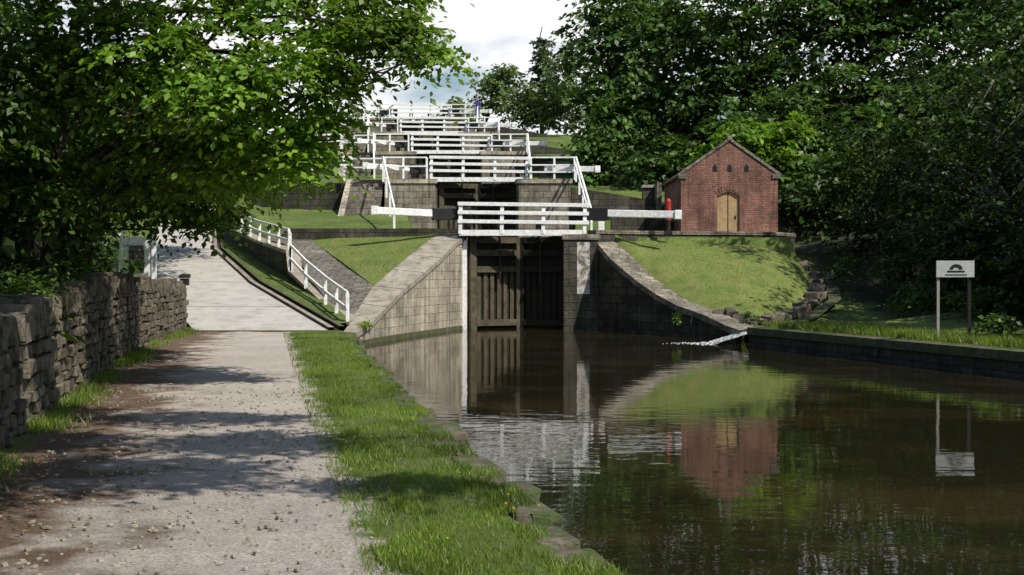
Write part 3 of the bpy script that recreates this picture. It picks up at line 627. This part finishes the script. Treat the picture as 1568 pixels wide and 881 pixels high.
rb=[(17.2,38,7.5,3.4,3.5,4,180),(18,33,4.2,3.4,4,3,170),(15.2,31,7.4,2.6,3,2.4,140),(21,42,6,4,4,5,170),(15.4,26,3.4,2.2,3,2.4,130),(19.5,44,12,5,4,4,150),(15.5,22,3,2.2,4,2.6,110),(16.5,14,4,2.6,4,4,110)]
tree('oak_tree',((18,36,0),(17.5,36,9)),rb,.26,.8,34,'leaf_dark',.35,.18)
rb=[(13.6,29.0,1.2,1.3,2.2,1.3,70),(14.0,33.5,1.5,1.6,2.2,1.6,100),(14.2,38,2.0,1.8,2.4,2.0,110),(14.6,43,2.6,1.9,2.6,2.4,130),(15.6,48,3.8,2.1,3,2.8,150),(16.4,53,5.0,2.3,3,3.2,150),(18.5,46,4.6,3,3,3.6,130),(15.6,58,5.2,2.2,2.6,3.0,130),(20,55,8.5,4,4,4,150),(17.8,41,2.4,2.6,3,2.4,100),(15.6,35,3.6,2,2.4,2.2,90),(24,50,9,4,5,6,130)]
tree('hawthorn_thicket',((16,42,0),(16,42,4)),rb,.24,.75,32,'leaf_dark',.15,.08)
tree('elder_bush',((13.2,42,.2),(13.2,42,1)),[(13.0,41.5,1.0,.9,1.6,.7,40),(12.9,36,.8,.8,1.6,.6,36),(14.0,47.5,2.0,1.0,1.6,.8,36),(13.2,31,.9,.7,1.4,.5,24),(12.9,50.5,2.0,.7,1.2,.6,26),(11.0,29.6,.5,.35,.5,.3,14)],.16,.4,26,'leaf_mid',.05,.03,limbs=False)
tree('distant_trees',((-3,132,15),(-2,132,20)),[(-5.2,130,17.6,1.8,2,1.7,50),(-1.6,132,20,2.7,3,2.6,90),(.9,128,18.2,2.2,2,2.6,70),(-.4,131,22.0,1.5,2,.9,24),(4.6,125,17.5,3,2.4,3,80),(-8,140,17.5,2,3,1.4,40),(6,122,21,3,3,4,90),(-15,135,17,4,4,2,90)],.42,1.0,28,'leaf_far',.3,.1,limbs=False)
cb=[(3.0,130,17+i*.85,2.5-i*.22,2.5-i*.22,.3,int(26-i*2)) for i in range(10)]
tree('conifer_tree',((3.0,130,15),(3.0,130,26.2)),cb,.5,.8,22,'leaf_conifer',.25,.04,limbs=False,bias=.7)
tree('ivy_shrub',((-4.2,38.4,-.1),(-4.2,38.4,.3)),[(-4.25,38.3,.2,.15,.3,.16,10)],.08,.14,22,'leaf_near',.02,.01,limbs=False)
tree('ivy_shrub',((5.9,43,-.2),(5.9,43,.3)),[(5.5,43.6,.15,.12,.2,.22,9),(7.6,41.6,.3,.3,.3,.25,12),(3.5,48.7,1.4,.08,.25,.3,7)],.1,.16,20,'leaf_mid',.02,.01,limbs=False)
tree('roadside_shrub',((-13.6,42,1),(-13.6,42,1.8)),[(-14.2,42,1.4,.8,1.4,.9,60),(-15.2,45.5,2.6,1.2,1.5,1.2,70),(-11.9,40.2,.7,.5,.8,.5,30),(-17.2,56,3.4,1.2,2.5,1.2,60)],.13,.3,24,'leaf_near',.05,.02,limbs=False)
# ------------------------------------------------------------------ grass blades
def blades(name,pts,hmin,hmax,w,mat='blade'):
    pts=np.asarray(pts); m=len(pts); a=rng.random(m)*6.283; h=rng.uniform(hmin,hmax,m); ww=w*rng.uniform(.6,1.3,m)
    s=np.stack([np.cos(a),np.sin(a),np.zeros(m)],1)*ww[:,None]; l=rng.normal(0,.4,(m,2))*h[:,None]
    tip=pts+np.concatenate([l,h[:,None]],1)
    v=np.stack([pts-s,pts+s,tip],1).reshape(-1,3); return npmesh(name,v,np.arange(3*m).reshape(-1,3),[mat])
P=[]
for _ in range(150000):
    y=5.5+31*random.random()**1.6; e=float(ip(EX,y)); p=float(ip(PR,y)); 
    x=p-.15+(e-p+.12)*random.random()
    if x<p+.2+.25*math.sin(y*2.3)*math.sin(y*.9+1) and random.random()<.8: continue
    dens=.5+.5*math.sin(x*3.1+y*1.7)*math.sin(y*2.3-x)+.25*math.sin(x*7.3-y*4.1)
    if random.random()>.35+.65*dens: continue
    if x>e-.3-.12*math.sin(y*6.7) and (math.sin(y*2.1)+math.sin(y*5.3+1))<.2: continue
    P.append((x,y,0.01))
P=np.array(P); blades('verge_grass',P,.02,.075,.005)
P=[]
for _ in range(16000):
    y=5+33*random.random(); w=float(ip(WX,y)); x=w+abs(random.gauss(0,.2))
    if math.sin(y*1.9)+math.sin(y*.7+2)<-.3: continue
    P.append((x,y,0))
blades('wall_foot_grass',P,.04,.15,.007)
P=[]
for _ in range(26000):
    y=18+20*random.random(); x=float(ip(E2,y))+.35+abs(random.gauss(0,1.4)); P.append((x,y,.13))
blades('bank_grass',P,.06,.24,.012)
def surfblades(oname,name,n,h0,h1,w):
    me=bpy.data.objects[oname].data; pts=[]
    areas=[p.area for p in me.polygons]; polys=random.choices(list(me.polygons),weights=areas,k=n)
    for p in polys:
        vs=[me.vertices[i].co for i in p.vertices]; u,v_=random.random(),random.random()
        pts.append(tuple(vs[0].lerp(vs[1],u).lerp(vs[3].lerp(vs[2],u) if len(vs)>3 else vs[2],v_)))
    blades(name,pts,h0,h1,w)
surfblades('grass_mound','mound_turf',9000,.02,.06,.01)
surfblades('grass_bank','bank_turf',5000,.02,.05,.01)
v,f=leafverts([( -3.9,10,.02,1.0,3,.01,80),(-5.3,16,.02,.9,4,.01,70),(-1.5,11,.05,1.5,3,.01,8)],.045,.6,12,flat=0,droop=0)
v[:,2]=np.abs(v[:,2]*.2)+.012
M['litter']=noisemat('dry_leaf',(.12,.07,.03),(.3,.2,.1),6); npmesh('leaf_litter',v,f,['litter'])
b=MB()
for _ in range(1500):
    y=5+14*random.random()**1.5; x=random.uniform(float(ip(WX,y))+.3,float(ip(PR,y))+.1); s_=random.uniform(.005,.014)
    b.obb((x,y,.008),(random.random(),1,0),(1,-random.random(),0),(0,0,1),s_*1.3,s_,s_*.6,'coping',s_*.25)
b.build('path_pebbles')
M['yellow']=noisemat('dandelion_yellow',(.6,.45,.02),(.75,.6,.04),6)
b=MB()
for _ in range(5):
    x=random.gauss(-.05,.15);y=random.gauss(8.9,.5); b.cyl((x,y,0),(x,y,.07),.003,.003,'grass',5); b.cyl((x,y,.07),(x,y,.08),.006,.010,'yellow',8)
b.build('dandelion_flowers')
def person(name,x,y,z):
    pe=empty(name)
    J=[(0,0,.95),(0,0,1.15),(0,.01,1.38),(0,0,1.5),(0,-.01,1.62),(.17,0,1.4),(.24,0,1.14),(.22,-.12,.92),(-.17,0,1.4),(-.24,0,1.14),(-.22,-.12,.92),(.1,0,.9),(.11,-.02,.5),(.11,.02,.08),(.12,-.13,.04),(-.1,0,.9),(-.11,.02,.5),(-.11,.06,.08),(-.12,-.08,.04)]
    R_=[.13,.13,.15,.06,.1,.06,.045,.035,.06,.045,.035,.09,.06,.045,.04,.09,.06,.045,.04]
    Ed=[(0,1),(1,2),(2,3),(3,4),(2,5),(5,6),(6,7),(2,8),(8,9),(9,10),(0,11),(11,12),(12,13),(13,14),(0,15),(15,16),(16,17),(17,18)]
    me=bpy.data.meshes.new('body'); me.from_pydata([(x+a,y+b_,z+c) for a,b_,c in J],Ed,[]); o=bpy.data.objects.new('body',me); S.collection.objects.link(o); o.parent=pe
    sk=o.modifiers.new('s','SKIN'); 
    for i,r in enumerate(R_): me.skin_vertices[0].data[i].radius=(r,r*.85)
    me.skin_vertices[0].data[0].use_root=True
    o.modifiers.new('ss','SUBSURF').levels=2; me.materials.append(M['blue'])
    b=MB(); b.cyl((x,y-.03,z+1.53),(x,y-.03,z+1.73),.085,.075,'skin'); b.cyl((x,y,z+1.66),(x,y,z+1.77),.1,.07,'trous'); b.build('head',parent=pe,bevel=.03,smooth=True)
person('person',-2.8,107,14.35)
# ------------------------------------------------------------------ light, world, camera
sd=V((.72*math.cos(math.radians(48)),-.69*math.cos(math.radians(48)),math.sin(math.radians(48)))).normalized()
ld=bpy.data.lights.new('sun','SUN'); ld.energy=5.0; ld.angle=math.radians(.5); ld.color=(1,.95,.86)
lo=bpy.data.objects.new('sun',ld); S.collection.objects.link(lo); lo.rotation_euler=sd.to_track_quat('Z','Y').to_euler(); lo.location=(20,-20,40)
w=bpy.data.worlds.new('World'); S.world=w; w.use_nodes=True; nt=w.node_tree; bg=nt.nodes['Background']; bg.inputs[1].default_value=.055
sky=N(nt,'ShaderNodeTexSky'); sky.sky_type='NISHITA'; sky.sun_disc=False; sky.sun_elevation=math.radians(48); sky.sun_rotation=math.radians(134); sky.air_density=1.2; sky.dust_density=1.0
tc=N(nt,'ShaderNodeTexCoord'); mp=N(nt,'ShaderNodeMapping'); mp.inputs['Scale'].default_value=(2,2,6); mp.inputs['Location'].default_value=(.35,0,.1); nt.links.new(tc.outputs['Generated'],mp.inputs[0])
nz=N(nt,'ShaderNodeTexNoise'); nz.inputs['Scale'].default_value=3.2; nz.inputs['Detail'].default_value=6; nt.links.new(mp.outputs[0],nz.inputs['Vector'])
sp=N(nt,'ShaderNodeSeparateXYZ'); nt.links.new(tc.outputs['Generated'],sp.inputs[0])
bank=math_(nt,'SUBTRACT',math_(nt,'MULTIPLY',sp.outputs['Y'],.2),math_(nt,'MULTIPLY',sp.outputs['Z'],.6))
ff=math_(nt,'ADD',nz.outputs['Fac'],bank)
f=ramp(nt,ff,[(.45,g3(0)),(.6,g3(1))])
skb=mix(nt,sky.outputs[0],(1.7,1.75,1.8),1,'MULTIPLY')
c=mix(nt,skb,(18.5,18.7,19.2),f); nt.links.new(c,bg.inputs[0])
cd=bpy.data.cameras.new('camera'); cam=bpy.data.objects.new('camera',cd); S.collection.objects.link(cam); S.camera=cam
cd.sensor_width=36; cd.lens=36*2000/1568; cd.clip_end=5000; cam.location=(0,0,1.65); cam.rotation_euler=(math.radians(90)-math.atan(20.5/2000),0,0)
S.view_settings.view_transform='Standard'; S.view_settings.look='None'; S.view_settings.exposure=0
